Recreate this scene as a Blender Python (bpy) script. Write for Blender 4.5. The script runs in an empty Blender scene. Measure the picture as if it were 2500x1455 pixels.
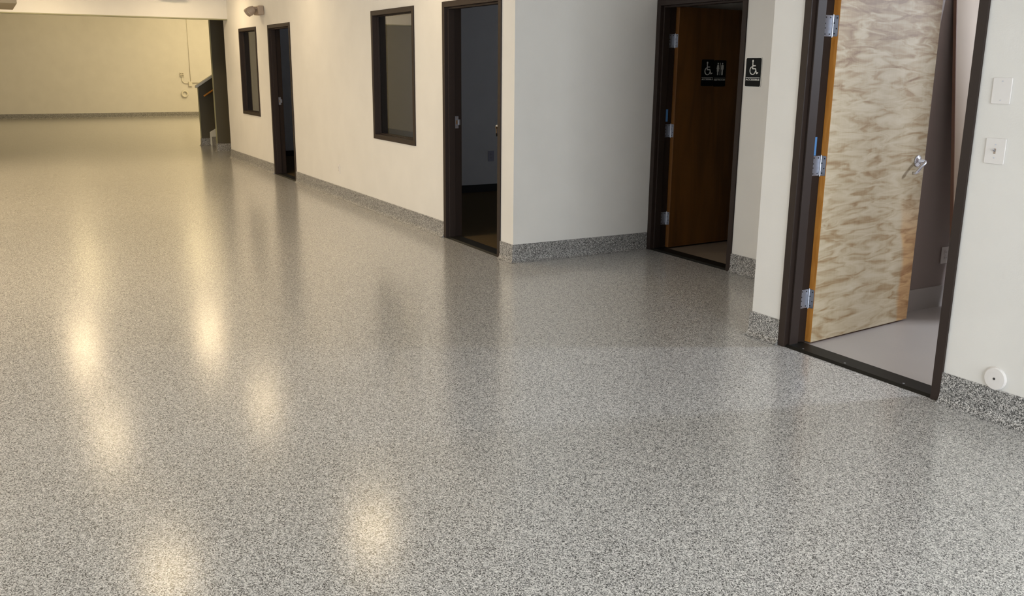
import bpy, bmesh, math
from mathutils import Vector, Matrix
R = math.radians
sc = bpy.context.scene
COL = sc.collection

# ------------------------------------------------------------------ camera
cd = bpy.data.cameras.new('camera'); cam = bpy.data.objects.new('camera', cd); COL.objects.link(cam)
AZ, PIT, ROLL, FPX = -1.0592, 0.2434, 0.0092, 2259.88
fw = Vector((math.sin(AZ)*math.cos(PIT), math.cos(AZ)*math.cos(PIT), -math.sin(PIT)))
r0 = Vector((math.cos(AZ), -math.sin(AZ), 0)); u0 = r0.cross(fw)
rr = r0*math.cos(ROLL)+u0*math.sin(ROLL); uu = -r0*math.sin(ROLL)+u0*math.cos(ROLL)
m = Matrix((rr, uu, -fw)).transposed().to_4x4(); m.translation = Vector((3.7189, -3.7705, 1.6009))
cam.matrix_world = m
cd.sensor_fit = 'HORIZONTAL'; cd.sensor_width = 36; cd.lens = FPX/2500*36; cd.clip_start = .05; cd.clip_end = 100
sc.camera = cam

# ------------------------------------------------------------------ world, daylight, exposure
w = bpy.data.worlds.new('world'); sc.world = w; w.use_nodes = True
w.node_tree.nodes['Background'].inputs[0].default_value = (.75, .86, 1, 1)
w.node_tree.nodes['Background'].inputs[1].default_value = .6
def area(name, loc, direction, sx, sy, power, color, shape='RECTANGLE', parent=None, spread=180):
    l = bpy.data.lights.new(name, 'AREA'); l.shape = shape; l.size = sx
    if shape != 'DISK': l.size_y = sy
    l.energy = power; l.color = color; l.spread = R(spread)
    o = bpy.data.objects.new(name, l); COL.objects.link(o)
    o.location = loc; o.rotation_euler = Vector(direction).to_track_quat('-Z', 'Y').to_euler()
    if parent is not None: o.parent = parent
    return o
WARM = (1, .77, .46); YEL = (1, .785, .42)
area('daylight_rear', (7.3, -2.2, 1.7), (-1, 0, -.1), 3.6, 2.6, 360, (.90, .96, 1))
area('daylight_storefront', (-3.0, -9.3, 1.6), (0, 1, -.05), 6.0, 2.4, 152, (.90, .96, 1))
area('office_fill_light', (-4.6, 5.05, 1.6), (-.4, -1, -.05), 1.2, 1.0, 5, (.80, .88, 1))  # unseen fill lamps, added to lift the dark offices
area('office_fill_light', (-10.6, 5.05, 1.6), (-.5, -1, -.05), 1.2, 1.0, 2, (.80, .88, 1))
area('daylight_side_room', (2.0, 4.4, 2.35), (-1, -1.6, -.62), .35, .6, 135, (.80, .88, 1))
sc.view_settings.view_transform = 'Standard'; sc.view_settings.look = 'None'
sc.view_settings.gamma = 1; sc.view_settings.use_curve_mapping = False
sc.view_settings.exposure = 0.0
sc.cycles.max_bounces = 8; sc.cycles.diffuse_bounces = 5; sc.cycles.glossy_bounces = 4
sc.cycles.transmission_bounces = 6; sc.cycles.transparent_max_bounces = 8
sc.cycles.sample_clamp_indirect = 6; sc.cycles.caustics_reflective = False; sc.cycles.caustics_refractive = False

# ------------------------------------------------------------------ helpers
def tag(o, label=None, cat=None, group=None, kind=None):
    if label: o['label'] = label
    if cat: o['category'] = cat
    if group: o['group'] = group
    if kind: o['kind'] = kind
    return o
def finish(name, bm, mat, parent=None, loc=None, bev=0, smooth=False, segs=2):
    bmesh.ops.recalc_face_normals(bm, faces=bm.faces)
    me = bpy.data.meshes.new(name); bm.to_mesh(me); bm.free()
    for mt in (mat if isinstance(mat, (list, tuple)) else [mat]): me.materials.append(mt)
    o = bpy.data.objects.new(name, me); COL.objects.link(o)
    if smooth:
        for p in me.polygons: p.use_smooth = True
    if bev:
        b = o.modifiers.new('bevel', 'BEVEL'); b.width = bev; b.segments = segs; b.limit_method = 'ANGLE'; b.angle_limit = R(40)
    if parent is not None: o.parent = parent
    if loc is not None: o.location = loc
    return o
def box(bm, x0, x1, y0, y1, z0, z1, mi=0):
    v = [bm.verts.new((x, y, z)) for x in (x0, x1) for y in (y0, y1) for z in (z0, z1)]
    for f in ((0,1,3,2),(4,6,7,5),(0,4,5,1),(2,3,7,6),(0,2,6,4),(1,5,7,3)):
        bm.faces.new([v[i] for i in f]).material_index = mi
def boxes(name, mat, parent, *bs, bev=0, loc=None):
    bm = bmesh.new()
    for b in bs: box(bm, *b)
    return finish(name, bm, mat, parent, bev=bev, loc=loc)
def cyl(bm, p, q, r, seg=24, r2=None):
    p = Vector(p); q = Vector(q); d = (q-p); r2 = r if r2 is None else r2
    n = d.normalized(); a = n.orthogonal().normalized(); b = n.cross(a)
    A = [bm.verts.new(p+r*(a*math.cos(t)+b*math.sin(t))) for t in [2*math.pi*i/seg for i in range(seg)]]
    B = [bm.verts.new(q+r2*(a*math.cos(t)+b*math.sin(t))) for t in [2*math.pi*i/seg for i in range(seg)]]
    for i in range(seg): bm.faces.new((A[i], A[(i+1)%seg], B[(i+1)%seg], B[i]))
    bm.faces.new(A[::-1]); bm.faces.new(B)
def lathe(bm, prof, origin, axis, seg=32):
    """prof: list of (radius, height along axis)"""
    o = Vector(origin); n = Vector(axis).normalized(); a = n.orthogonal().normalized(); b = n.cross(a)
    rings = []
    for r, h in prof:
        rings.append([bm.verts.new(o+n*h+max(r, 1e-4)*(a*math.cos(t)+b*math.sin(t))) for t in [2*math.pi*i/seg for i in range(seg)]])
    for A, B in zip(rings, rings[1:]):
        for i in range(seg): bm.faces.new((A[i], A[(i+1)%seg], B[(i+1)%seg], B[i]))
    bm.faces.new(rings[0][::-1]); bm.faces.new(rings[-1])
def tube(bm, pts, r, seg=10):
    pts = [Vector(p) for p in pts]; rings = []
    for i, p in enumerate(pts):
        d = (pts[min(i+1, len(pts)-1)]-pts[max(i-1, 0)]).normalized()
        ref = Vector((1, 0, 0)) if abs(d.x) < .9 else Vector((0, 0, 1))
        a = d.cross(ref).normalized(); b = d.cross(a)
        rings.append([bm.verts.new(p+r*(a*math.cos(t)+b*math.sin(t))) for t in [2*math.pi*k/seg for k in range(seg)]])
    for A, B in zip(rings, rings[1:]):
        for i in range(seg): bm.faces.new((A[i], A[(i+1)%seg], B[(i+1)%seg], B[i]))
    bm.faces.new(rings[0][::-1]); bm.faces.new(rings[-1])
def prism(bm, pts, axis, a0, a1):
    """polygon pts (2D) extruded along axis 'x','y' or 'z'"""
    def P(p, a): return {'x': (a, p[0], p[1]), 'y': (p[0], a, p[1]), 'z': (p[0], p[1], a)}[axis]
    A = [bm.verts.new(P(p, a0)) for p in pts]; B = [bm.verts.new(P(p, a1)) for p in pts]
    n = len(pts)
    for i in range(n): bm.faces.new((A[i], A[(i+1)%n], B[(i+1)%n], B[i]))
    bm.faces.new(A[::-1]); bm.faces.new(B)
def rrect(x0, x1, z0, z1, r, n=6):
    out = []
    for cx, cz, s in ((x1-r, z1-r, 0), (x0+r, z1-r, 90), (x0+r, z0+r, 180), (x1-r, z0+r, 270)):
        for k in range(n+1):
            t = R(s+90*k/n); out.append((cx+r*math.cos(t), cz+r*math.sin(t)))
    return out
def empty(name, loc=(0, 0, 0), rz=0, parent=None):
    o = bpy.data.objects.new(name, None); COL.objects.link(o); o.empty_display_size = .1
    o.location = loc; o.rotation_euler = (0, 0, rz)
    if parent is not None: o.parent = parent
    return o

# ------------------------------------------------------------------ materials
def newmat(name):
    mt = bpy.data.materials.new(name); mt.use_nodes = True
    nt = mt.node_tree; return mt, nt, nt.nodes['Principled BSDF']
def N(nt, t, **kw):
    n = nt.nodes.new(t)
    for k, v in kw.items():
        if k.startswith('_'): setattr(n, k[1:], v)
        else: n.inputs[k].default_value = v
    return n
def ramp(nt, fac, stops, interp='LINEAR'):
    r = nt.nodes.new('ShaderNodeValToRGB'); cr = r.color_ramp; cr.interpolation = interp
    while len(cr.elements) < len(stops): cr.elements.new(.5)
    for e, (p, c) in zip(cr.elements, stops): e.position = p; e.color = (*c, 1)
    nt.links.new(fac, r.inputs[0]); return r.outputs[0]
def simple(name, col, rough=.5, metal=0, bump=None, spec=.5):
    mt, nt, b = newmat(name)
    b.inputs['Base Color'].default_value = (*col, 1); b.inputs['Roughness'].default_value = rough
    b.inputs['Metallic'].default_value = metal; b.inputs['Specular IOR Level'].default_value = spec
    tc = N(nt, 'ShaderNodeTexCoord'); nz = N(nt, 'ShaderNodeTexNoise', Scale=3.0, Detail=4.0)
    nt.links.new(tc.outputs['Object'], nz.inputs['Vector'])
    c2 = ramp(nt, nz.outputs['Fac'], [(.3, tuple(x*.97 for x in col)), (.7, tuple(min(1, x*1.02) for x in col))])
    nt.links.new(c2, b.inputs['Base Color'])
    if bump:
        n2 = N(nt, 'ShaderNodeTexNoise', Scale=bump[0], Detail=3.0)
        nt.links.new(tc.outputs['Object'], n2.inputs['Vector'])
        bp = N(nt, 'ShaderNodeBump', Strength=bump[1], Distance=.002)
        nt.links.new(n2.outputs['Fac'], bp.inputs['Height']); nt.links.new(bp.outputs[0], b.inputs['Normal'])
    return mt
WALLC = (.735, .716, .685)
M = {}
M['wall'] = simple('painted_wall', WALLC, .55, bump=(120, .25), spec=.3)
M['ceil'] = simple('painted_ceiling', (.8, .79, .76), .8, bump=(60, .3))
M['brownwall'] = simple('dark_olive_brown_paint', (.085, .072, .045), .6, bump=(120, .2))
M['olive'] = simple('olive_corner_trim', (.33, .32, .20), .6)
M['frame'] = simple('bronze_painted_steel', (.028, .018, .014), .5, bump=(200, .05), spec=.25)
M['white'] = simple('white_plastic', (.74, .71, .69), .4, spec=.3)
M['capwhite'] = simple('white_trim_paint', (.78, .77, .70), .4)
M['steel'] = simple('brushed_steel', (.45, .47, .53), .42, 1)
M['chrome'] = simple('chrome', (.75, .76, .82), .16, 1)
M['brass'] = simple('brass', (.75, .55, .28), .3, 1)
M['black'] = simple('black_threshold', (.010, .009, .007), .5, spec=.25)
M['signblack'] = simple('sign_black', (.006, .007, .007), .6, spec=.15)
M['signwhite'] = simple('sign_white', (.80, .80, .77), .5)
M['tape'] = simple('blue_tape', (.10, .28, .62), .6)
M['plate'] = simple('grey_blue_plate', (.40, .40, .50), .5)
M['beige'] = simple('beige_enclosure', (.38, .30, .24), .5)
M['conduit'] = simple('painted_conduit', (.73, .70, .62), .5)
M['handrail'] = simple('orange_oak', (.72, .30, .05), .35)
M['lens'] = simple('lamp_lens', (.8, .85, .75), .3)
M['dark'] = simple('dark_hole', (.02, .02, .02), .7)
M['taupe'] = simple('taupe_sheet_metal', (.30, .255, .18), .6)
M['darkbase'] = simple('black_vinyl_base', (.010, .009, .008), .6)
M['sidewall'] = simple('taupe_side_room_paint', (.30, .24, .215), .5, bump=(120, .25), spec=.3)
M['office'] = simple('office_wall_paint', (.72, .72, .74), .6)
M['sidefloor'] = simple('grey_side_room_floor', (.44, .40, .37), .45, bump=(40, .2))
M['restfloor'] = simple('taupe_restroom_floor', (.30, .23, .17), .5, bump=(40, .2))
M['panel'] = simple('tan_panel_face', (.44, .34, .25), .6)
M['paneledge'] = simple('brown_panel_edge', (.22, .12, .08), .5)

def flake(name, rough, coat, stops):
    mt, nt, b = newmat(name); L = nt.links.new
    tc = N(nt, 'ShaderNodeTexCoord')
    nz = N(nt, 'ShaderNodeTexNoise', Scale=160.0, Detail=2.0)
    L(tc.outputs['Object'], nz.inputs['Vector'])
    mv = N(nt, 'ShaderNodeVectorMath', _operation='MULTIPLY_ADD')
    mv.inputs[1].default_value = (.004, .004, .004)
    L(nz.outputs['Color'], mv.inputs[0]); L(tc.outputs['Object'], mv.inputs[2])
    v = N(nt, 'ShaderNodeTexVoronoi', Scale=290.0, Randomness=1.0)
    L(mv.outputs[0], v.inputs['Vector'])
    sp = N(nt, 'ShaderNodeSeparateColor'); L(v.outputs['Color'], sp.inputs[0])
    cl = N(nt, 'ShaderNodeTexNoise', Scale=45.0, Detail=2.0); L(tc.outputs['Object'], cl.inputs['Vector'])
    ma = N(nt, 'ShaderNodeMath', _operation='MULTIPLY_ADD'); ma.inputs[1].default_value = .35
    L(cl.outputs['Fac'], ma.inputs[0]); 
    mb = N(nt, 'ShaderNodeMath', _operation='SUBTRACT'); mb.inputs[1].default_value = .175
    L(sp.outputs[0], mb.inputs[0]); L(mb.outputs[0], ma.inputs[2])
    c = ramp(nt, ma.outputs[0], [(p, (g, g*.975, g*.945)) for p, g in stops], 'CONSTANT')
    L(c, b.inputs['Base Color'])
    b.inputs['Roughness'].default_value = rough
    b.inputs['Specular IOR Level'].default_value = .1 if coat else .5
    if coat:
        b.inputs['Coat Weight'].default_value = coat[0]; b.inputs['Coat Roughness'].default_value = coat[1]
        b.inputs['Coat IOR'].default_value = 1.5
    n2 = N(nt, 'ShaderNodeTexNoise', Scale=70.0, Detail=2.0); L(tc.outputs['Object'], n2.inputs['Vector'])
    n3 = N(nt, 'ShaderNodeTexNoise', Scale=2.2, Detail=1.0); L(tc.outputs['Object'], n3.inputs['Vector'])
    b1 = N(nt, 'ShaderNodeBump', Strength=.10, Distance=.002); L(n2.outputs['Fac'], b1.inputs['Height'])
    b2 = N(nt, 'ShaderNodeBump', Strength=.10, Distance=.004); L(n3.outputs['Fac'], b2.inputs['Height']); L(b1.outputs[0], b2.inputs['Normal'])
    L(b2.outputs[0], b.inputs['Normal'])
    if coat: L(b2.outputs[0], b.inputs['Coat Normal'])
    return mt
M['flake'] = flake('flake_epoxy_floor', .35, (1.0, .185), [(0, .055), (.16, .18), (.31, .38), (.55, .56), (.82, .79)])
M['flakebase'] = flake('flake_epoxy_base', .5, None, [(0, .018), (.20, .065), (.36, .20), (.56, .36), (.80, .62)])

def carpet():
    mt, nt, b = newmat('brown_carpet'); L = nt.links.new
    tc = N(nt, 'ShaderNodeTexCoord'); nz = N(nt, 'ShaderNodeTexNoise', Scale=260.0, Detail=3.0)
    L(tc.outputs['Object'], nz.inputs['Vector'])
    L(ramp(nt, nz.outputs['Fac'], [(.35, (.05, .035, .018)), (.65, (.14, .10, .05))]), b.inputs['Base Color'])
    b.inputs['Roughness'].default_value = .95; b.inputs['Specular IOR Level'].default_value = .1
    bp = N(nt, 'ShaderNodeBump', Strength=.6, Distance=.004); L(nz.outputs['Fac'], bp.inputs['Height']); L(bp.outputs[0], b.inputs['Normal'])
    return mt
M['carpet'] = carpet()

def maple():
    mt, nt, b = newmat('quilted_maple_veneer'); L = nt.links.new
    tc = N(nt, 'ShaderNodeTexCoord')
    mp = N(nt, 'ShaderNodeMapping'); mp.inputs['Scale'].default_value = (2.2, 2.2, 11.0); L(tc.outputs['Object'], mp.inputs['Vector'])
    w1 = N(nt, 'ShaderNodeTexNoise', Scale=1.1, Detail=2.0); L(mp.outputs[0], w1.inputs['Vector'])
    mv = N(nt, 'ShaderNodeVectorMath', _operation='MULTIPLY_ADD'); mv.inputs[1].default_value = (1.1, 1.1, 1.1)
    L(w1.outputs['Color'], mv.inputs[0]); L(mp.outputs[0], mv.inputs[2])
    n1 = N(nt, 'ShaderNodeTexNoise', Scale=2.1, Detail=3.0, Roughness=.5, Distortion=.7); L(mv.outputs[0], n1.inputs['Vector'])
    # fine upright grain
    mg = N(nt, 'ShaderNodeMapping'); mg.inputs['Scale'].default_value = (150, 150, 5); L(tc.outputs['Object'], mg.inputs['Vector'])
    ng = N(nt, 'ShaderNodeTexNoise', Scale=1.0, Detail=4.0, Distortion=.6); L(mg.outputs[0], ng.inputs['Vector'])
    ad = N(nt, 'ShaderNodeMath', _operation='MULTIPLY_ADD'); ad.inputs[1].default_value = .12
    L(ng.outputs['Fac'], ad.inputs[0]); L(n1.outputs['Fac'], ad.inputs[2])
    # heartwood: browner towards the head of the door and along the lower free edge (object x = width, z = height)
    sx = N(nt, 'ShaderNodeSeparateXYZ'); L(tc.outputs['Object'], sx.inputs[0])
    hz = N(nt, 'ShaderNodeMapRange'); hz.inputs['From Min'].default_value = 1.35; hz.inputs['From Max'].default_value = 2.1
    hz.inputs['To Min'].default_value = 0; hz.inputs['To Max'].default_value = -.22; L(sx.outputs['Z'], hz.inputs['Value'])
    a2 = N(nt, 'ShaderNodeMath', _operation='ADD'); L(ad.outputs[0], a2.inputs[0]); L(hz.outputs[0], a2.inputs[1])
    col = ramp(nt, a2.outputs[0], [(.28, (.22, .125, .055)), (.41, (.34, .235, .125)), (.53, (.44, .35, .225)), (.66, (.51, .42, .29)), (.85, (.56, .48, .35))])
    # brown streak along the free edge, low down
    st = N(nt, 'ShaderNodeMath', _operation='MULTIPLY_ADD'); st.inputs[1].default_value = .10
    L(sx.outputs['Z'], st.inputs[0]); L(sx.outputs['X'], st.inputs[2])
    nw = N(nt, 'ShaderNodeTexNoise', Scale=3.0, Detail=3.0); L(tc.outputs['Object'], nw.inputs['Vector'])
    sw = N(nt, 'ShaderNodeMath', _operation='MULTIPLY_ADD'); sw.inputs[1].default_value = .18; L(nw.outputs['Fac'], sw.inputs[0]); L(st.outputs[0], sw.inputs[2])
    e1 = N(nt, 'ShaderNodeMapRange', _interpolation_type='SMOOTHSTEP'); e1.inputs['From Min'].default_value = .955; e1.inputs['From Max'].default_value = 1.0; L(sw.outputs[0], e1.inputs['Value'])
    e2 = N(nt, 'ShaderNodeMapRange'); e2.inputs['From Min'].default_value = .85; e2.inputs['From Max'].default_value = .55; L(sx.outputs['Z'], e2.inputs['Value'])
    em = N(nt, 'ShaderNodeMath', _operation='MULTIPLY'); L(e1.outputs[0], em.inputs[0]); L(e2.outputs[0], em.inputs[1])
    mx = N(nt, 'ShaderNodeMix', _data_type='RGBA'); L(em.outputs[0], mx.inputs['Factor']); L(col, mx.inputs['A']); 
    bc = ramp(nt, n1.outputs['Fac'], [(.3, (.30, .15, .06)), (.6, (.55, .34, .16))]); L(bc, mx.inputs['B'])
    L(mx.outputs['Result'], b.inputs['Base Color']); b.inputs['Roughness'].default_value = .5; b.inputs['Specular IOR Level'].default_value = .25
    return mt
M['maple'] = maple()
def grain(name, c1, c2, sc_, rough=.4):
    mt, nt, b = newmat(name); L = nt.links.new
    tc = N(nt, 'ShaderNodeTexCoord'); mg = N(nt, 'ShaderNodeMapping'); mg.inputs['Scale'].default_value = sc_; L(tc.outputs['Object'], mg.inputs['Vector'])
    ng = N(nt, 'ShaderNodeTexNoise', Scale=1.0, Detail=5.0, Distortion=.8); L(mg.outputs[0], ng.inputs['Vector'])
    L(ramp(nt, ng.outputs['Fac'], [(.35, c1), (.65, c2)]), b.inputs['Base Color']); b.inputs['Roughness'].default_value = rough
    return mt
M['edgewood'] = grain('orange_door_edge', (.50, .19, .030), (.66, .29, .06), (30, 30, 5))
M['brownwood'] = grain('stained_brown_veneer', (.13, .052, .011), (.21, .085, .018), (7, 7, .9), .45)
def glass():
    mt, nt, b = newmat('window_glass')
    b.inputs['Base Color'].default_value = (.9, .93, .93, 1); b.inputs['Roughness'].default_value = 0.0
    b.inputs['Transmission Weight'].default_value = 1; b.inputs['IOR'].default_value = 1.52
    return mt
M['glass'] = glass()

# ------------------------------------------------------------------ dimensions
YR, YN, XG, XC = 1.413, .249, -2.988, -.395
T = .15; CH = 2.92; XH = -12.97; XB = -27.64; XIN = -.33
HD = 2.183
W1 = (-12.19, -11.09); W2 = (-6.166, -5.004); DA = (-10.41, -9.27); DB = (-4.341, -3.205)
WZ = (.827, 2.185); DR = (-2.978, -1.866); DN = (-.155, .950)
BH = .153

def wall_grid(name, axis, a0, a1, t0, t1, z0, z1, holes, mat):
    """wall running along axis ('x' or 'y') with rectangular holes, one mesh"""
    bm = bmesh.new()
    A = sorted({a0, a1, *[h[0] for h in holes], *[h[1] for h in holes]})
    for p, q in zip(A, A[1:]):
        hs = sorted([h for h in holes if h[0] <= p+1e-6 and h[1] >= q-1e-6], key=lambda h: h[2])
        z = z0
        for h in hs+[None]:
            zt = z1 if h is None else h[2]
            if zt > z+1e-4:
                if axis == 'x': box(bm, p, q, t0, t1, z, zt)
                else: box(bm, t0, t1, p, q, z, zt)
            if h: z = h[3]
    bmesh.ops.remove_doubles(bm, verts=bm.verts, dist=1e-5)
    # drop internal faces
    seen = {}
    for f in bm.faces: seen.setdefault(tuple(sorted(v.index for v in f.verts)), []).append(f)
    bm.verts.index_update(); seen = {}
    for f in bm.faces: seen.setdefault(tuple(sorted(v.index for v in f.verts)), []).append(f)
    bmesh.ops.delete(bm, geom=[f for fs in seen.values() if len(fs) > 1 for f in fs], context='FACES_ONLY')
    o = finish(name, bm, mat); o['kind'] = 'structure'; return o
def struct(o, label=None): o['kind'] = 'structure'; return tag(o, label)

# ------------------------------------------------------------------ floors and ceilings
def slab(name, mat, rects, z0, z1):
    bm = bmesh.new()
    for x0, x1, y0, y1 in rects: box(bm, x0, x1, y0, y1, z0, z1)
    return struct(finish(name, bm, mat))
slab('floor', M['flake'], [(-27.8, 7.0, -12.2, 0), (XG, XC, 0, YR), (XC, 7.0, 0, YN), (-27.8, -13.29, 0, 4.1)], -.1, 0)
slab('floor_office', M['carpet'], [(-13.29, XG-T, 0.0, 5.2)], -.1, 0)
slab('floor_restroom', M['restfloor'], [(XG-T+.001, XC-.13, YR, 5.2)], -.1, 0)
slab('floor_side_room', M['sidefloor'], [(XC+.02, 3.4, YN, 5.2)], -.1, 0)
slab('ceiling', M['ceil'], [(XH, 7.15, -9.15, 5.35)], CH, CH+.1)
slab('ceiling_back', M['ceil'], [(-27.8, XH-T, -4.80, 4.25)], 4.45, 4.55)

# ------------------------------------------------------------------ walls
wall_grid('wall_hall', 'x', -13.29, XG, 0, T, 0, 4.45, [(*W1, *WZ), (*DA, 0, HD), (*W2, *WZ), (*DB, 0, HD)], M['wall'])
wall_grid('wall_jog', 'y', T, 5.2, XG-T, XG, 0, CH, [], M['wall'])
wall_grid('wall_restroom', 'x', XG, XC+.0, YR, YR+T, 0, CH, [(*DR, 0, HD)], M['wall'])
wall_grid('wall_near', 'x', XC, 7.0, YN, YN+T, 0, CH, [(*DN, 0, HD)], M['wall'])
wall_grid('wall_near_return', 'y', YN+T, YR+T, XC, XIN, 0, CH, [], M['sidewall'])
wall_grid('wall_side_room', 'y', YR+T, 5.2, XC-.12, XIN, 0, CH, [], M['sidewall'])
wall_grid('side_room_shade_blocker', 'y', 2.50, 2.70, .55, .65, 0, CH, [], M['sidewall'])  # unseen blocker, added to shade a band of the side room wall
wall_grid('wall_side_room_right', 'y', YN+T, 5.2, 3.4, 3.55, 0, CH, [], M['sidewall'])
wall_grid('wall_side_room_back', 'x', XG-T, 3.4, 5.2, 5.35, 0, CH, [], M['wall'])
wall_grid('wall_office_back', 'x', -13.4, XG-T, 5.2, 5.35, 0, CH, [(-11.2, -10.0, 1.1, 2.1), (-5.2, -4.0, 1.1, 2.1)], M['office'])
wall_grid('wall_office_left', 'y', T, 5.2, -13.29, -13.19, 0, 4.45, [], M['office'])
wall_grid('wall_office_partition', 'y', T, 5.2, -7.32, -7.20, 0, CH, [], M['office'])
wall_grid('wall_far', 'y', -4.8, 4.1, XB-.15, XB, 0, 4.45, [], M['wall'])
wall_grid('wall_back_left', 'x', XB, XH-T, -4.80, -4.65, 0, 4.45, [], M['wall'])
wall_grid('wall_back_right', 'x', XB, -13.29, 4.1, 4.25, 0, 4.45, [], M['wall'])
wall_grid('wall_left', 'x', XH, 7.0, -9.15, -9.0, 0, CH, [(-6.1, .1, .3, 2.8)], M['wall'])
wall_grid('wall_back_side', 'y', -9.15, -4.65, XH-T, XH, 0, 4.45, [], M['wall'])
wall_grid('wall_rear', 'y', -9.0, YN, 7.0, 7.15, 0, CH, [(-4.1, -.3, .4, 2.8)], M['wall'])
# overhead beam across the hall
bm = bmesh.new(); box(bm, XH-T, XH, -4.65, 0, 2.368, 4.45)
struct(finish('ceiling_beam', bm, M['wall']))
bm = bmesh.new(); box(bm, XH-T-.01, XH+.008, -4.65, -.002, 2.350, 2.3675)
struct(finish('trim_beam', bm, M['olive']))

# ------------------------------------------------------------------ cove base of flake epoxy
PROF = [(0, BH), (.006, BH), (.010, BH-.004), (.011, .045), (.014, .028), (.021, .014), (.032, .005), (.046, 0), (0, 0)]
def cove(name, paths, mat=None):
    bm = bmesh.new()
    for pts in paths:
        P = [Vector(p) for p in pts]; rings = []
        for i, p in enumerate(P):
            ds = []
            if i > 0: ds.append((P[i]-P[i-1]).normalized())
            if i < len(P)-1: ds.append((P[i+1]-P[i]).normalized())
            ns = [Vector((d.y, -d.x)) for d in ds]
            if len(ns) == 2: n = (ns[0]+ns[1]); n = n/(n.length_squared/2) if n.length > 1e-6 else ns[0]
            else: n = ns[0]
            rings.append([bm.verts.new((p.x+n.x*d, p.y+n.y*d, z)) for d, z in PROF])
        for A, B in zip(rings, rings[1:]):
            for k in range(len(PROF)): bm.faces.new((A[k], A[(k+1) % len(PROF)], B[(k+1) % len(PROF)], B[k]))
        bm.faces.new(rings[0]); bm.faces.new(rings[-1][::-1])
    return struct(finish(name, bm, mat or M['flakebase']))
cove('baseboard_hall', [[(-13.29, .14), (-13.29, 0), (DA[0], 0)], [(DA[1], 0), (DB[0], 0)], [(DB[1], 0), (XG, 0), (XG, YR), (DR[0], YR)]])
cove('baseboard_near', [[(DR[1], YR), (XC, YR), (XC, YN), (DN[0], YN)], [(DN[1], YN), (7.0, YN)]])
cove('baseboard_far', [[(XB, -4.65), (XB, 4.1)], [(XH-T, -4.65), (XB, -4.65)]])
# plain bases of the dark offices and the side room
def plainbase(name, mat, h, *segs):
    bm = bmesh.new()
    for s in segs: box(bm, *s, 0, h)
    return struct(finish(name, bm, mat))
plainbase('baseboard_office', M['darkbase'], .10, (-13.19, -13.18, T, 5.2), (-7.20, -7.19, T, 5.2), (-7.19, XG-T, 5.19, 5.2), (-13.24, -7.32, 5.19, 5.2))
plainbase('baseboard_side_room', M['sidefloor'], .15, (XIN, XIN+.01, YN+T, 5.2), (XIN+.01, 3.4, 5.19, 5.2))

# ------------------------------------------------------------------ door and window frames
FW = .050
def jambs(x0, x1, y, z0, z1, sill, depth=T, proud=.012, stops=(.022, .088, .016)):
    """steel frame as one bmesh: side jambs, head, optional sill, stops"""
    bm = bmesh.new(); ya, yb = y-proud, y+depth+proud
    box(bm, x0, x0+FW, ya, yb, z0, z1); box(bm, x1-FW, x1, ya, yb, z0, z1)
    box(bm, x0+FW, x1-FW, ya, yb, z1-FW, z1)
    if sill: box(bm, x0+FW, x1-FW, ya, yb, z0, z0+FW)
    if stops:
        s0, s1, q = y+stops[0], y+stops[1], stops[2]
        box(bm, x0+FW, x0+FW+q, s0, s1, z0+(FW if sill else 0), z1-FW); box(bm, x1-FW-q, x1-FW, s0, s1, z0+(FW if sill else 0), z1-FW)
        box(bm, x0+FW+q, x1-FW-q, s0, s1, z1-FW-q, z1-FW)
        if sill: box(bm, x0+FW+q, x1-FW-q, s0, s1, z0+FW, z0+FW+q)
    return bm
def hinge(parent, z, hand=1, label=None):
    """butt hinge in leaf-pin coordinates: jamb leaf is fixed, so it hangs on the door's empty"""
    o = empty('hinge', (0, 0, z), 0, parent)
    if label: o['label'] = label
    return o
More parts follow.
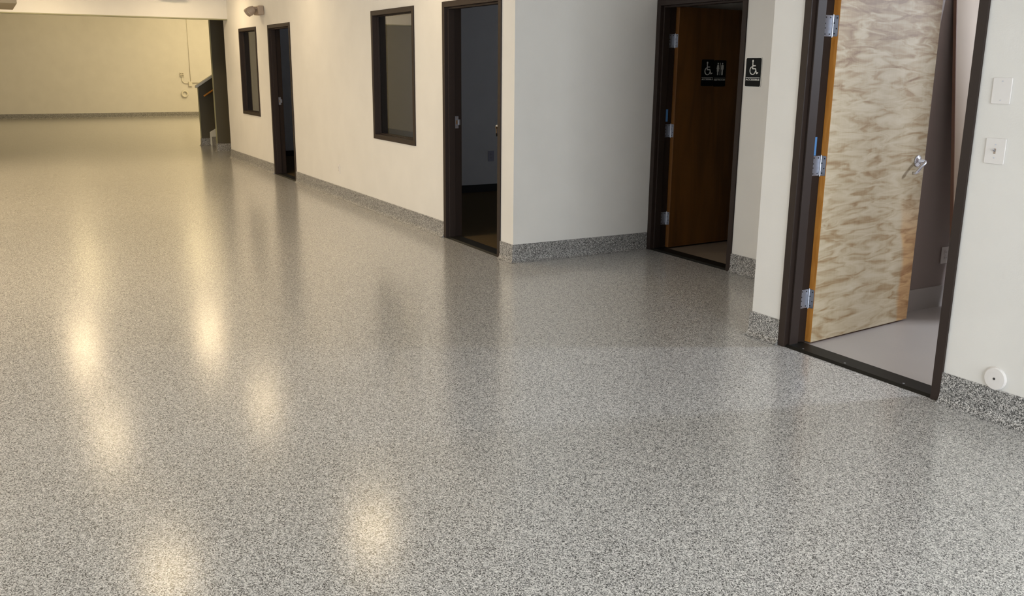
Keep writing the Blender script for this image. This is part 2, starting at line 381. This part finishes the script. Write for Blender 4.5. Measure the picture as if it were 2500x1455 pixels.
def make_door(name, label, x0, x1, y, leafmat=None, angle=None, signs=False, lever=False, strike=None, screws=False):
    root = empty(name, (x0, y, 0)); struct(root, label)
    fr = finish('door_frame', jambs(0, x1-x0, 0, 0, HD, False), M['frame'], root, bev=.0025)
    th = finish('threshold', (lambda bm: (prism(bm, [(-.004, 0), (T+.004, 0), (T-.014, .013), (.014, .013)], 'x', FW, x1-x0-FW), bm)[1])(bmesh.new()), M['black'], root)
    if screws:
        bm = bmesh.new()
        for xs in (.16, .47, .86):
            for ys in (.035,): lathe(bm, [(.006, 0), (.006, .0012), (.003, .0016)], (xs, ys, .0128), (0, 0, 1), 12)
        finish('screws', bm, M['steel'], th)
    if angle is not None:
        px, py = FW-.001, T+.008
        wdt = (x1-x0)-2*FW-.006
        lf = empty('door_leaf', (px, py, 0), R(angle), root)
        z0, z1 = .014, HD-FW-.004
        th_ = .044
        bm = bmesh.new(); box(bm, .004, .004+wdt, -th_, 0, z0, z1)
        for f in bm.faces:
            f.material_index = 1 if abs(f.normal.x) > .5 or abs(f.normal.z) > .5 else 0
        bm.normal_update()
        for f in bm.faces:
            f.material_index = 1 if abs(f.normal.x) > .5 or abs(f.normal.z) > .5 else 0
        slab_ = finish('slab', bm, [leafmat[0], leafmat[1]], lf, bev=.0015)
        for hz in (1.845, 1.07, .28):
            h = .114; ca, sa = math.cos(R(angle)), math.sin(R(angle))
            # leaf on the jamb reveal
            bm = bmesh.new()
            prism(bm, rrect(py-.066, py-.004, hz-h/2, hz+h/2, .006, 3), 'x', FW, FW+.0025)
            hg = finish('hinge', bm, M['steel'], root, bev=.0004)
            bm = bmesh.new()
            for sy, sz in ((-.052, .045), (-.018, .045), (-.052, -.045), (-.018, -.045), (-.055, .012), (-.055, -.012)):
                cyl(bm, (FW+.0024, py+sy, hz+sz), (FW+.0032, py+sy, hz+sz), .0042, 12)
            finish('hinge_screws', bm, M['dark'], hg)
            bm = bmesh.new()
            for k in range(5): cyl(bm, (px+.003, py+.003, hz-h/2+k*h/5+.0008), (px+.003, py+.003, hz-h/2+(k+1)*h/5-.0008), .0068, 16)
            cyl(bm, (px+.003, py+.003, hz-h/2-.005), (px+.003, py+.003, hz+h/2+.005), .0045, 12)
            finish('hinge_barrel', bm, M['steel'], hg, smooth=False)
            bm = bmesh.new()   # leaf let into the hanging edge of the slab
            prism(bm, rrect(-.040, 0, hz-h/2, hz+h/2, .006, 3), 'x', .0015, .0042)
            hl = finish('hinge_plate', bm, M['steel'], lf)
            bm = bmesh.new()
            for sy, sz in ((-.030, .042), (-.014, .015), (-.030, -.015), (-.018, -.042)):
                cyl(bm, (.0006, sy, hz+sz), (.0016, sy, hz+sz), .004, 12)
            s_ = finish('screws', bm, M['dark'], lf)
    if strike is not None:
        side, z = strike
        X = FW if side < 0 else x1-x0-FW
        s = 1 if side < 0 else -1
        bm = bmesh.new()
        prism(bm, rrect(.092, .128, z-.056, z+.056, .004, 3), 'x', min(X, X+s*.003), max(X, X+s*.003))
        box(bm, min(X, X+s*.006), max(X, X+s*.006), .124, .146, z-.026, z+.026)
        sp = finish('strike_plate', bm, M['steel'], root, bev=.001)
        bm = bmesh.new(); a, b_ = sorted((X+s*.0028, X+s*.0036))
        box(bm, a, b_, .101, .117, z-.018, z+.018)
        for zz in (-.042, .042): cyl(bm, (a, .110, z+zz), (b_+.0005, .110, z+zz), .0045, 12)
        finish('strike_hole', bm, M['brass'], sp)
    return root

d1 = make_door('door_1', 'far open office doorway in bronze frame, beside the far window and emergency light', *DA, 0, strike=(-1, 1.09))
d2 = make_door('door_2', 'open office doorway in bronze frame with dark carpeted room, left of the grey corner', *DB, 0, strike=(-1, 1.10))
d3 = make_door('door_3', 'bronze framed doorway with dark brown wooden restroom door swung open', *DR, YR, (M['brownwood'], M['brownwood']), 93.5)
d4 = make_door('door_4', 'nearest doorway in bronze frame with pale quilted maple door swung open', *DN, YN, (M['maple'], M['edgewood']), 96, screws=True)
leaf3 = [c for c in d3.children if c.name.startswith('door_leaf')][0]
leaf4 = [c for c in d4.children if c.name.startswith('door_leaf')][0]
leaf3['label'] = 'dark stained brown wooden door leaf'; leaf4['label'] = 'pale quilted maple door leaf'

# door leaves of the two offices, folded back behind their right jambs, and the key left in the lock
for dr, (x0, x1) in ((d1, DA), (d2, DB)):
    wd = x1-x0
    lf = empty('door_leaf', (wd-FW+.001, T+.008, 0), R(-93), dr)
    bm = bmesh.new(); box(bm, -(wd-2*FW-.006)-.004, -.004, -.044, 0, .014, HD-FW-.004)
    finish('slab', bm, M['brownwood'], lf, bev=.0015)
    bm = bmesh.new()
    for s in (1, -1):
        yb = 0 if s > 0 else -.044
        lathe(bm, [(.032, 0), (.032, .004), (.012, .010), (.010, .034), (.024, .044), (.028, .058), (.020, .070), (.003, .073)], (-(wd-2*FW)+.065, yb, 1.07), (0, s, 0), 24)
    finish('door_knob', bm, M['steel'], lf, smooth=True)

# lever of the near door
def lever(lf, u, z):
    o = bmesh.new(); y = -.044
    lathe(o, [(.038, 0), (.038, .003), (.034, .008), (.022, .012), (.0115, .014), (.0105, .052)], (u, y, z), (0, -1, 0), 32)
    drop = R(38); d = Vector((-math.cos(drop), 0, -math.sin(drop)))
    p0 = Vector((u, y-.052, z)); pts = [p0+Vector((0, .012, 0)), p0, p0+d*.012+Vector((0, -.004, 0)), p0+d*.05, p0+d*.095, p0+d*.108+Vector((0, .006, 0)), p0+d*.112+Vector((0, .022, 0))]
    tube(o, pts, .0098, 14)
    return finish('door_handle', o, M['chrome'], lf, smooth=True)
h = lever(leaf4, .925, 1.055); h['label'] = 'chrome lever handle'
for k, (hz, lf) in enumerate(((1.02, leaf3),)):
    bm = bmesh.new(); lathe(bm, [(.032, 0), (.032, .004), (.012, .010), (.010, .034), (.024, .044), (.028, .058), (.020, .070), (.003, .073)], (.94, -.044, hz), (0, -1, 0), 24)
    finish('door_knob', bm, M['steel'], lf, smooth=True)

# strips of blue tape on the hinge reveals
for dr, ya, z0_, z1_ in ((d3, .098, 1.150, 1.258), (d4, .094, 1.129, 1.234)):
    bm = bmesh.new(); box(bm, FW+.0005, FW+.0012, ya, ya+.024, z0_, z1_)
    o = finish('tape_strip', bm, M['tape'], dr); o['label'] = 'strip of blue tape'

# key hanging from the lock of office door_2
kx = DB[1]-FW-.034
key = empty('key', (kx, .004, 1.125)); tag(key, 'brass key hanging at the right jamb of the dark office doorway', 'key')
bm = bmesh.new(); cyl(bm, (.0338, 0, 0), (-.006, 0, 0), .010, 20); finish('lock_cylinder', bm, M['steel'], key)
bm = bmesh.new(); cyl(bm, (-.010, 0, -.012), (-.0075, 0, -.012), .012, 20); box(bm, -.010, -.0075, -.003, .003, -.062, -.020); finish('key_blade', bm, M['brass'], key)
bm = bmesh.new(); box(bm, -.011, -.0065, -.006, .006, -.088, -.062); finish('key_head', bm, M['dark'], key)

# ------------------------------------------------------------------ windows
def make_window(name, label, x0, x1):
    root = empty(name, (x0, 0, 0)); struct(root, label)
    wd = x1-x0
    finish('window_frame', jambs(0, wd, 0, WZ[0], WZ[1], True, stops=(.044, .064, .009)), M['frame'], root, bev=.0025)
    bm = bmesh.new(); box(bm, FW+.001, wd-FW-.001, .0645, .0705, WZ[0]+FW, WZ[1]-FW); finish('glass_pane', bm, M['glass'], root)
    bm = bmesh.new()   # glazing bead behind the pane
    for a, b, c, d in ((FW, FW+.014, WZ[0]+FW, WZ[1]-FW), (wd-FW-.014, wd-FW, WZ[0]+FW, WZ[1]-FW), (FW+.014, wd-FW-.014, WZ[0]+FW, WZ[0]+FW+.014), (FW+.014, wd-FW-.014, WZ[1]-FW-.014, WZ[1]-FW)):
        box(bm, a, b, .071, .100, c, d)
    finish('glazing_bead', bm, M['frame'], root)
    return root
make_window('window_1', 'far tall interior window in bronze frame under the emergency light', *W1)
make_window('window_2', 'larger interior window in bronze frame between the two office doorways', *W2)

# ------------------------------------------------------------------ stair at the end of the hall
XS, XSB, XHF, XHB = -14.60, -14.69, -16.09, -16.17
Y0 = .045
bm = bmesh.new(); box(bm, XSB, XS, Y0, 4.1, 0, 4.45)
struct(finish('wall_stair', bm, M['brownwall']))
SL = .64
bm = bmesh.new(); prism(bm, [(Y0, 0), (4.1, 0), (4.1, 1.15+SL*4.1), (Y0, 1.15+SL*Y0)], 'x', XHB, XHF)
struct(finish('wall_stair_half', bm, M['brownwall']))
bm = bmesh.new(); box(bm, XSB-.002, XS+.004, Y0-.006, Y0, BH, 4.45); box(bm, XHB-.002, XHF+.004, Y0-.006, Y0, BH, 1.15+SL*Y0)
struct(finish('trim_stair', bm, M['olive']))
bm = bmesh.new(); prism(bm, [(.0, 1.15), (4.1, 1.15+SL*4.1), (4.1, 1.20+SL*4.1), (.0, 1.20)], 'x', XHB-.03, XHF+.03)
struct(finish('trim_stair_cap', bm, M['capwhite'], bev=.006), 'white sloping cap board on the stair half wall')
cove('baseboard_stair', [[(XSB, .2), (XSB, Y0), (XS, Y0), (XS, 4.1)], [(XHB, 4.1), (XHB, Y0), (XHF, Y0), (XHF, .21)]])
st = empty('staircase', (0, .24, 0)); tag(st, 'flake coated stair rising behind the dark wall at the far end of the hall', 'staircase')
for k in range(10):
    bm = bmesh.new(); box(bm, XHF+.026, XSB-.004, k*.28, 3.8, k*.178, (k+1)*.178)
    finish('step', bm, M['flakebase'], st, bev=.006)
bm = bmesh.new(); prism(bm, [(-.03, 0), (.10, 0), (3.0, 1.85), (3.0, 2.2), (.12, .36), (-.03, .275)], 'x', XHF+.002, XHF+.024)
o = finish('skirt_board', bm, M['capwhite'], st, bev=.003); o['label'] = 'white skirt board'
hr = empty('handrail', (XHF+.07, .13, .995)); tag(hr, 'orange oak handrail fixed inside the stair half wall', 'handrail')
bm = bmesh.new(); tube(bm, [(0, 0, 0), (0, .02, .013), (0, 3.2, 3.2*SL)], .017, 16); finish('rail', bm, M['handrail'], hr, smooth=True)
for yy in (.25, 1.3, 2.4):
    bm = bmesh.new(); tube(bm, [(-.068, yy, yy*SL-.07), (-.02, yy, yy*SL-.07), (0, yy, yy*SL-.015)], .007, 8); finish('bracket', bm, M['steel'], hr)

# ------------------------------------------------------------------ things on the far wall
F = XB
cn = empty('conduit', (F, 2.03, 1.046)); tag(cn, 'thin cream conduit running down the far yellow wall into a tee', 'conduit')
bm = bmesh.new(); tube(bm, [(.014, .03, 3.38), (.014, .015, .04)], .009, 10); finish('riser_pipe', bm, M['conduit'], cn, smooth=True)
pts = [(.02, -.05, 0)]+[(.02, -.14-.10*math.sin(t), .10-.10*math.cos(t)) for t in [R(10*i) for i in range(10)]]+[(.02, -.24, .20)]
bm = bmesh.new(); tube(bm, pts, .013, 10); finish('curved_pipe', bm, M['conduit'], cn, smooth=True)
bm = bmesh.new(); tube(bm, [(.02, .05, .012), (.02, 1.9, .03)], .013, 10); finish('side_pipe', bm, M['conduit'], cn, smooth=True)
bm = bmesh.new(); box(bm, .001, .05, -.055, .055, -.10, .05); finish('tee_box', bm, M['conduit'], cn, bev=.006)
ob = empty('outlet_box', (F, 1.79, 1.31)); tag(ob, 'small square outlet box on the far wall above the ring', 'outlet')
bm = bmesh.new(); box(bm, .001, .045, -.06, .06, -.06, .06); finish('box', bm, M['conduit'], ob, bev=.004)
M['socket'] = simple('grey_socket', (.16, .14, .10), .6)
for a, b_ in ((-.028, .026), (.028, .026), (-.028, -.026), (.028, -.026)):
    bm = bmesh.new(); box(bm, .045, .049, a-.016, a+.016, b_-.013, b_+.013); finish('socket', bm, M['socket'], ob)
rg = empty('wall_ring', (F, 1.84, .715)); tag(rg, 'round cream ring flange on the far wall below the conduit', 'ring')
bm = bmesh.new(); n = 40
prof = [(.085+.027*math.cos(t), .030+.027*math.sin(t)) for t in [2*math.pi*i/12 for i in range(12)]]
rings = [[bm.verts.new((h_, r_*math.cos(a), r_*math.sin(a))) for r_, h_ in prof] for a in [2*math.pi*i/n for i in range(n)]]
for i in range(n):
    for k in range(12): bm.faces.new((rings[i][k], rings[i][(k+1) % 12], rings[(i+1) % n][(k+1) % 12], rings[(i+1) % n][k]))
finish('rim', bm, M['conduit'], rg, smooth=True)
bm = bmesh.new(); lathe(bm, [(.07, .001), (.07, .008)], (0, 0, 0), (1, 0, 0), 32); finish('back_plate', bm, M['wall'], rg)

# ------------------------------------------------------------------ emergency light on the hall wall
em = empty('emergency_light', (-10.70, 0, 2.400)); tag(em, 'beige twin head emergency light on the wall above the far window', 'emergency light')
bm = bmesh.new(); prism(bm, [(-.15, -.065), (.15, -.065), (.13, .065), (-.13, .065)], 'y', -.085, -.001); finish('housing', bm, M['beige'], em, bev=.012)
for sx_, dr_ in ((-.14, (-.55, -.6, -.6)), (.05, (-.35, -.75, -.50))):
    c = Vector((sx_, -.10, .035)); d = Vector(dr_).normalized()
    bm = bmesh.new(); cyl(bm, (c.x, -.085, .02), tuple(c), .014, 12); tube(bm, [c, c+d*.03], .012, 10)
    nk = finish('swivel', bm, M['beige'], em)
    bm = bmesh.new(); lathe(bm, [(.020, 0), (.045, .015), (.062, .06), (.066, .105), (.060, .108)], c+d*.01, d, 24); hd = finish('lamp_head', bm, M['beige'], em, smooth=False)
    bm = bmesh.new(); lathe(bm, [(.056, .1085), (.040, .114)], c+d*.01, d, 24); finish('head_lens', bm, M['lens'], hd)

# ------------------------------------------------------------------ outlets and switch plates
def plate_on_y(name, label, cat, x, y, z, w_, h_, kind, facing='-y', mat=None, group=None):
    rz = {'-y': 0, '+x': R(90)}[facing]
    t = empty(name, (x, y, z), rz); tag(t, label, cat, group)
    pm = mat or M['white']
    bm = bmesh.new(); prism(bm, rrect(-w_/2, w_/2, -h_/2, h_/2, .005, 3), 'y', -.006, -.0005); finish('plate', bm, pm, t, bev=.002)
    if kind == 'outlet':
        for dz in (.020, -.020):
            bm = bmesh.new(); prism(bm, rrect(-.016, .016, dz-.014, dz+.014, .008, 4), 'y', -.008, -.006); s = finish('socket', bm, pm, t)
            bm = bmesh.new(); box(bm, -.008, -.006, -.0085, -.008, dz-.004, dz+.006); box(bm, .006, .008, -.0085, -.008, dz-.004, dz+.006); finish('slots', bm, M['dark'], s)
    if kind == 'toggle':
        bm = bmesh.new(); box(bm, -.005, .005, -.0075, -.006, -.012, .012); s = finish('toggle_slot', bm, M['beige'], t)
        bm = bmesh.new(); prism(bm, [(-.006, -.004), (-.018, .006), (-.017, .011), (-.006, .005)], 'x', -.0035, .0035); finish('toggle', bm, M['steel'], t)
    for dz in ({'outlet': (0,), 'toggle': (.030, -.030), 'blank': (.042, -.042)}[kind]):
        bm = bmesh.new(); lathe(bm, [(.0032, .006), (.0032, .0070), (.001, .0072)], (0, 0, dz), (0, -1, 0), 10); finish('screw', bm, M['steel'], t)
    return t
plate_on_y('wall_plate', 'blank white wall plate with two screws, above the light switch', 'wall plate', 1.062, YN, 1.521, .092, .116, 'blank')
plate_on_y('light_switch', 'white toggle light switch plate below the blank plate', 'switch', 1.068, YN, 1.252, .098, .116, 'toggle')
plate_on_y('wall_outlet', 'white outlet plate low on the cream hall wall between door and window', 'outlet', -7.42, 0, .366, .072, .118, 'outlet')
plate_on_y('wall_outlet', 'dim outlet plate on the dark office wall seen through the doorway', 'outlet', -7.20, 2.02, .47, .09, .14, 'outlet', '+x', M['plate'])
plate_on_y('wall_outlet', 'outlet plate low on the wall inside the nearest doorway', 'outlet', XIN, 1.955, .366, .085, .118, 'outlet', '+x')
bp_ = empty('wall_bumper', (1.222, YN, .203)); tag(bp_, 'round white wall disc with centre screw just above the flake base at far right', 'wall disc')
bm = bmesh.new(); lathe(bm, [(.055, 0), (.055, .009), (.050, .013), (.030, .014), (.006, .014)], (0, 0, 0), (0, -1, 0), 48); finish('disc', bm, M['white'], bp_, bev=.001)
bm = bmesh.new(); lathe(bm, [(.006, .014), (.0055, .0155), (.002, .0158)], (0, 0, 0), (0, -1, 0), 16); finish('screw', bm, M['dark'], bp_)

# ------------------------------------------------------------------ signs
def text_mesh(name, s, width, height, mat, parent, loc):
    cu = bpy.data.curves.new(name, 'FONT'); cu.body = s; cu.align_x = 'CENTER'; cu.align_y = 'CENTER'; cu.size = 1; cu.extrude = .02; cu.offset = .012
    tmp = bpy.data.objects.new('tmp', cu); COL.objects.link(tmp); bpy.context.view_layer.update()
    me = bpy.data.meshes.new_from_object(tmp.evaluated_get(bpy.context.evaluated_depsgraph_get()))
    bpy.data.objects.remove(tmp)
    xs = [v.co.x for v in me.vertices]; ys = [v.co.y for v in me.vertices]
    sx_, sy_ = width/(max(xs)-min(xs)), height/(max(ys)-min(ys)); cx = (max(xs)+min(xs))/2; cy = (max(ys)+min(ys))/2
    for v in me.vertices: v.co = Vector(((v.co.x-cx)*sx_, -v.co.z*.03, (v.co.y-cy)*sy_))
    me.materials.append(mat); o = bpy.data.objects.new(name, me); COL.objects.link(o); o.parent = parent; o.location = loc
    return o
def strokes(bm, pts, wd, y0, y1):
    """flat ribbon polyline with round joints in the xz plane"""
    for i_, (a, b_) in enumerate(zip(pts, pts[1:])):
        y0 -= .00006
        a = Vector(a); b_ = Vector(b_); d = (b_-a).normalized(); n = Vector((-d.y, d.x))*wd/2
        prism(bm, [tuple(a+n), tuple(a-n), tuple(b_-n), tuple(b_+n)], 'y', y0, y1)
    y0 -= .00006
    for p in (pts[0], pts[-1]): disc(bm, p, wd/2, y0, y1, 12)
    for p in pts[1:-1]:
        y0 -= .00003; disc(bm, p, wd/2, y0, y1, 12)
def disc(bm, c, r_, y0, y1, n=20):
    prism(bm, [(c[0]+r_*math.cos(2*math.pi*i/n), c[1]+r_*math.sin(2*math.pi*i/n)) for i in range(n)], 'y', y0, y1)
def wheelchair(parent, cx, cz, s, y, mat):
    """symbol of access, s = overall height"""
    bm = bmesh.new(); P = lambda x, z: (cx+x*s, cz+z*s); ya, yb = y-.0012, y
    disc(bm, P(-.10, .42), .075*s, ya, yb)
    strokes(bm, [P(-.10, .34), P(-.09, -.10), P(.19, -.10), P(.31, -.42), P(.43, -.36)], .075*s, ya, yb)
    strokes(bm, [P(-.08, .10), P(.16, .10)], .07*s, ya, yb)
    arc = [P(-.06+.27*math.cos(R(a)), -.21+.27*math.sin(R(a))) for a in range(118, 118+236, 8)]
    strokes(bm, arc, .06*s, ya, yb)
    return finish('pictogram', bm, mat, parent)
def people(parent, cx, cz, s, y, mat):
    bm = bmesh.new(); ya, yb = y-.0012, y
    P = lambda x, z: (cx+x*s, cz+z*s)
    disc(bm, P(-.25, .43), .068*s, ya, yb)   # woman
    prism(bm, [P(-.33, .33), P(-.17, .33), P(-.10, -.02), P(-.14, -.04), P(-.195, .17), P(-.13, -.20), P(-.19, -.20), P(-.19, -.5), P(-.24, -.5), P(-.24, -.20), P(-.26, -.20), P(-.26, -.5), P(-.31, -.5), P(-.31, -.20), P(-.37, -.20), P(-.305, .17), P(-.36, -.04), P(-.40, -.02)], 'y', ya, yb)
    box(bm, cx-.018*s, cx+.018*s, ya, yb, cz-.5*s, cz+.5*s)
    disc(bm, P(.25, .43), .068*s, ya, yb)    # man
    prism(bm, [P(.15, .33), P(.35, .33), P(.385, .28), P(.385, -.05), P(.33, -.05), P(.33, -.5), P(.26, -.5), P(.26, -.08), P(.24, -.08), P(.24, -.5), P(.17, -.5), P(.17, -.05), P(.115, -.05), P(.115, .28)], 'y', ya, yb)
    return finish('pictogram', bm, mat, parent)
def sign(name, parent, loc, w_, h_, kind, word, border, label=None, cat=None):
    t = empty(name, loc, 0, parent)
    if label: tag(t, label, cat)
    y = 0
    if border:
        bm = bmesh.new(); prism(bm, rrect(-w_/2, w_/2, -h_/2, h_/2, .014), 'y', -.004, -.0005); finish('border', bm, M['signwhite'], t)
        y = -.004; ww, hh = w_-.010, h_-.010
    else: ww, hh = w_, h_
    bm = bmesh.new(); prism(bm, rrect(-ww/2, ww/2, -hh/2, hh/2, .011), 'y', y-.003, y-.0005); finish('plate', bm, M['signblack'], t)
    y -= .003
    mt = M['signwhite']
    if kind == 'chair': wheelchair(t, .004, h_*.17, h_*.50, y, mt)
    else: people(t, 0, h_*.17, h_*.47, y, mt)
    bm = bmesh.new(); box(bm, -ww*.46, ww*.46, y-.001, y, -h_*.185, -h_*.170); finish('rule', bm, mt, t)
    text_mesh('lettering', word, ww*.92, h_*.062, mt, t, (0, y-.0005, -h_*.245))
    return t
sign('accessible_sign', None, (-1.758, YR, 1.586), .172, .222, 'chair', 'ACCESSIBLE', True, 'black accessible sign with white wheelchair figure on the wall right of the restroom door', 'sign')
ys = YR+T+.008
s1 = sign('accessible_plaque', leaf3, (1.942-ys, -.044, 1.575), .150, .232, 'chair', 'ACCESSIBLE', False)
s2 = sign('restroom_plaque', leaf3, (2.095-ys, -.044, 1.571), .150, .232, 'people', 'RESTROOM', False)
s1['label'] = 'black plaque with wheelchair figure'; s2['label'] = 'black plaque with woman and man figures'

# ------------------------------------------------------------------ panel leaning inside the side room
lp = empty('leaning_panel', (-.065, 1.70, 0)); tag(lp, 'tan panel with brown edge leaning on the wall inside the nearest doorway', 'panel')
ang = math.atan2(.255, 2.13)
def PP(a, y, t): # a along the slope, t thickness to +x
    return (-a*math.sin(ang)+t*math.cos(ang), y, a*math.cos(ang)+t*math.sin(ang))
for nm, (ya, yb), mt in (('panel_edge', (0, .006), M['paneledge']), ('panel_face', (.006, .50), M['panel'])):
    bm = bmesh.new(); vs = [bm.verts.new(PP(a, y, t)) for a in (0, 2.14) for y in (ya, yb) for t in (0, .022)]
    for f in ((0,1,3,2),(4,6,7,5),(0,4,5,1),(2,3,7,6),(0,2,6,4),(1,5,7,3)): bm.faces.new([vs[i] for i in f])
    finish(nm, bm, mt, lp)

# ------------------------------------------------------------------ taupe duct top left, fixtures on the beam
dc = empty('air_duct', (-11.5, -3.27, 2.33)); tag(dc, 'taupe sheet metal duct corner hanging in the top left corner', 'duct')
bm = bmesh.new(); box(bm, 0, 1.6, -1.4, 0, 0, .40); finish('duct_body', bm, M['taupe'], dc, bev=.004)
for xx in (.25, 1.35):
    for yy in (-1.3, -.1):
        bm = bmesh.new(); cyl(bm, (xx, yy, .40), (xx, yy, CH-2.33), .006, 8); finish('hanger_rod', bm, M['steel'], dc)
for yy, lb in ((-.845, 'pale fixture on the overhead beam, its lower tip at the top edge above the conduit'), (-2.72, 'pale fixture on the overhead beam, casting a soft shadow near the duct')):
    bx = empty('beam_fixture', (XH, yy, 2.72)); tag(bx, lb, 'fixture', 'fixtures on the overhead beam')
    bm = bmesh.new(); box(bm, .001, .24, -.17, .17, -.05, .07); finish('housing', bm, M['lens'], bx, bev=.012)
    bm = bmesh.new(); lathe(bm, [(.05, 0), (.045, .02), (.02, .035)], (.13, 0, -.05), (0, 0, -1), 20); finish('lens', bm, M['lens'], bx)

# ------------------------------------------------------------------ ceiling downlights of the hall, with an added fill row
em_mt, nt_, b_ = newmat('glowing_diffuser'); b_.inputs['Emission Color'].default_value = (1, .78, .5, 1); b_.inputs['Emission Strength'].default_value = 6
def downlight(x, y, power, label):
    t = empty('downlight', (x, y, CH)); tag(t, label, 'ceiling light', 'round downlights in the hall ceiling')
    bm = bmesh.new(); lathe(bm, [(.27, 0), (.27, -.012), (.25, -.02), (.24, -.004), (.24, 0)], (0, 0, 0), (0, 0, 1), 32); finish('trim_ring', bm, M['white'], t)
    bm = bmesh.new(); lathe(bm, [(.24, -.003), (.24, -.006)], (0, 0, 0), (0, 0, 1), 32); finish('diffuser', bm, em_mt, t)
    area('downlight_lamp', (0, 0, -.024), (0, 0, -1), .46, .46, power, WARM, 'DISK', t)
DL = 8
for x, y, p in ((-4.25, -.86, DL), (-8.3, -.88, DL), (-11.9, -.86, 19), (-4.35, -2.78, DL), (-8.0, -2.85, DL), (-11.9, -2.8, 19), (-4.3, -5.6, 104), (-8.2, -5.6, 118), (-11.8, -5.6, 80)):  # last three are unseen fill lamps, added to brighten the hall wall
    downlight(x, y, p, 'round warm ceiling downlight of the hall, one row added as fill, above the picture')
def strip(x, y, power):
    t = empty('strip_light', (x, y, 4.15)); tag(t, 'long warm strip light hanging in the back hall, one row added as fill, above the picture', 'ceiling light', 'strip lights of the back hall')
    bm = bmesh.new(); box(bm, -1.2, 1.2, -.33, .33, 0, .08); finish('housing', bm, M['white'], t, bev=.01)
    for xx in (-1, 1):
        bm = bmesh.new(); cyl(bm, (xx, 0, .08), (xx, 0, .30), .006, 8); finish('hanger', bm, M['steel'], t)
    area('strip_lamp', (0, 0, -.01), (0, 0, -1), 2.3, .6, power, YEL, 'RECTANGLE', t)
for x, y, p in ((-25.2, -1.66, 20), (-20.5, -1.66, 13), (-25.2, 1.45, 28), (-20.5, 1.45, 20), (-24.5, 3.2, 120), (-20.0, 3.2, 110)):  # last two are hidden strips, added to brighten the far wall
    strip(x, y, p)
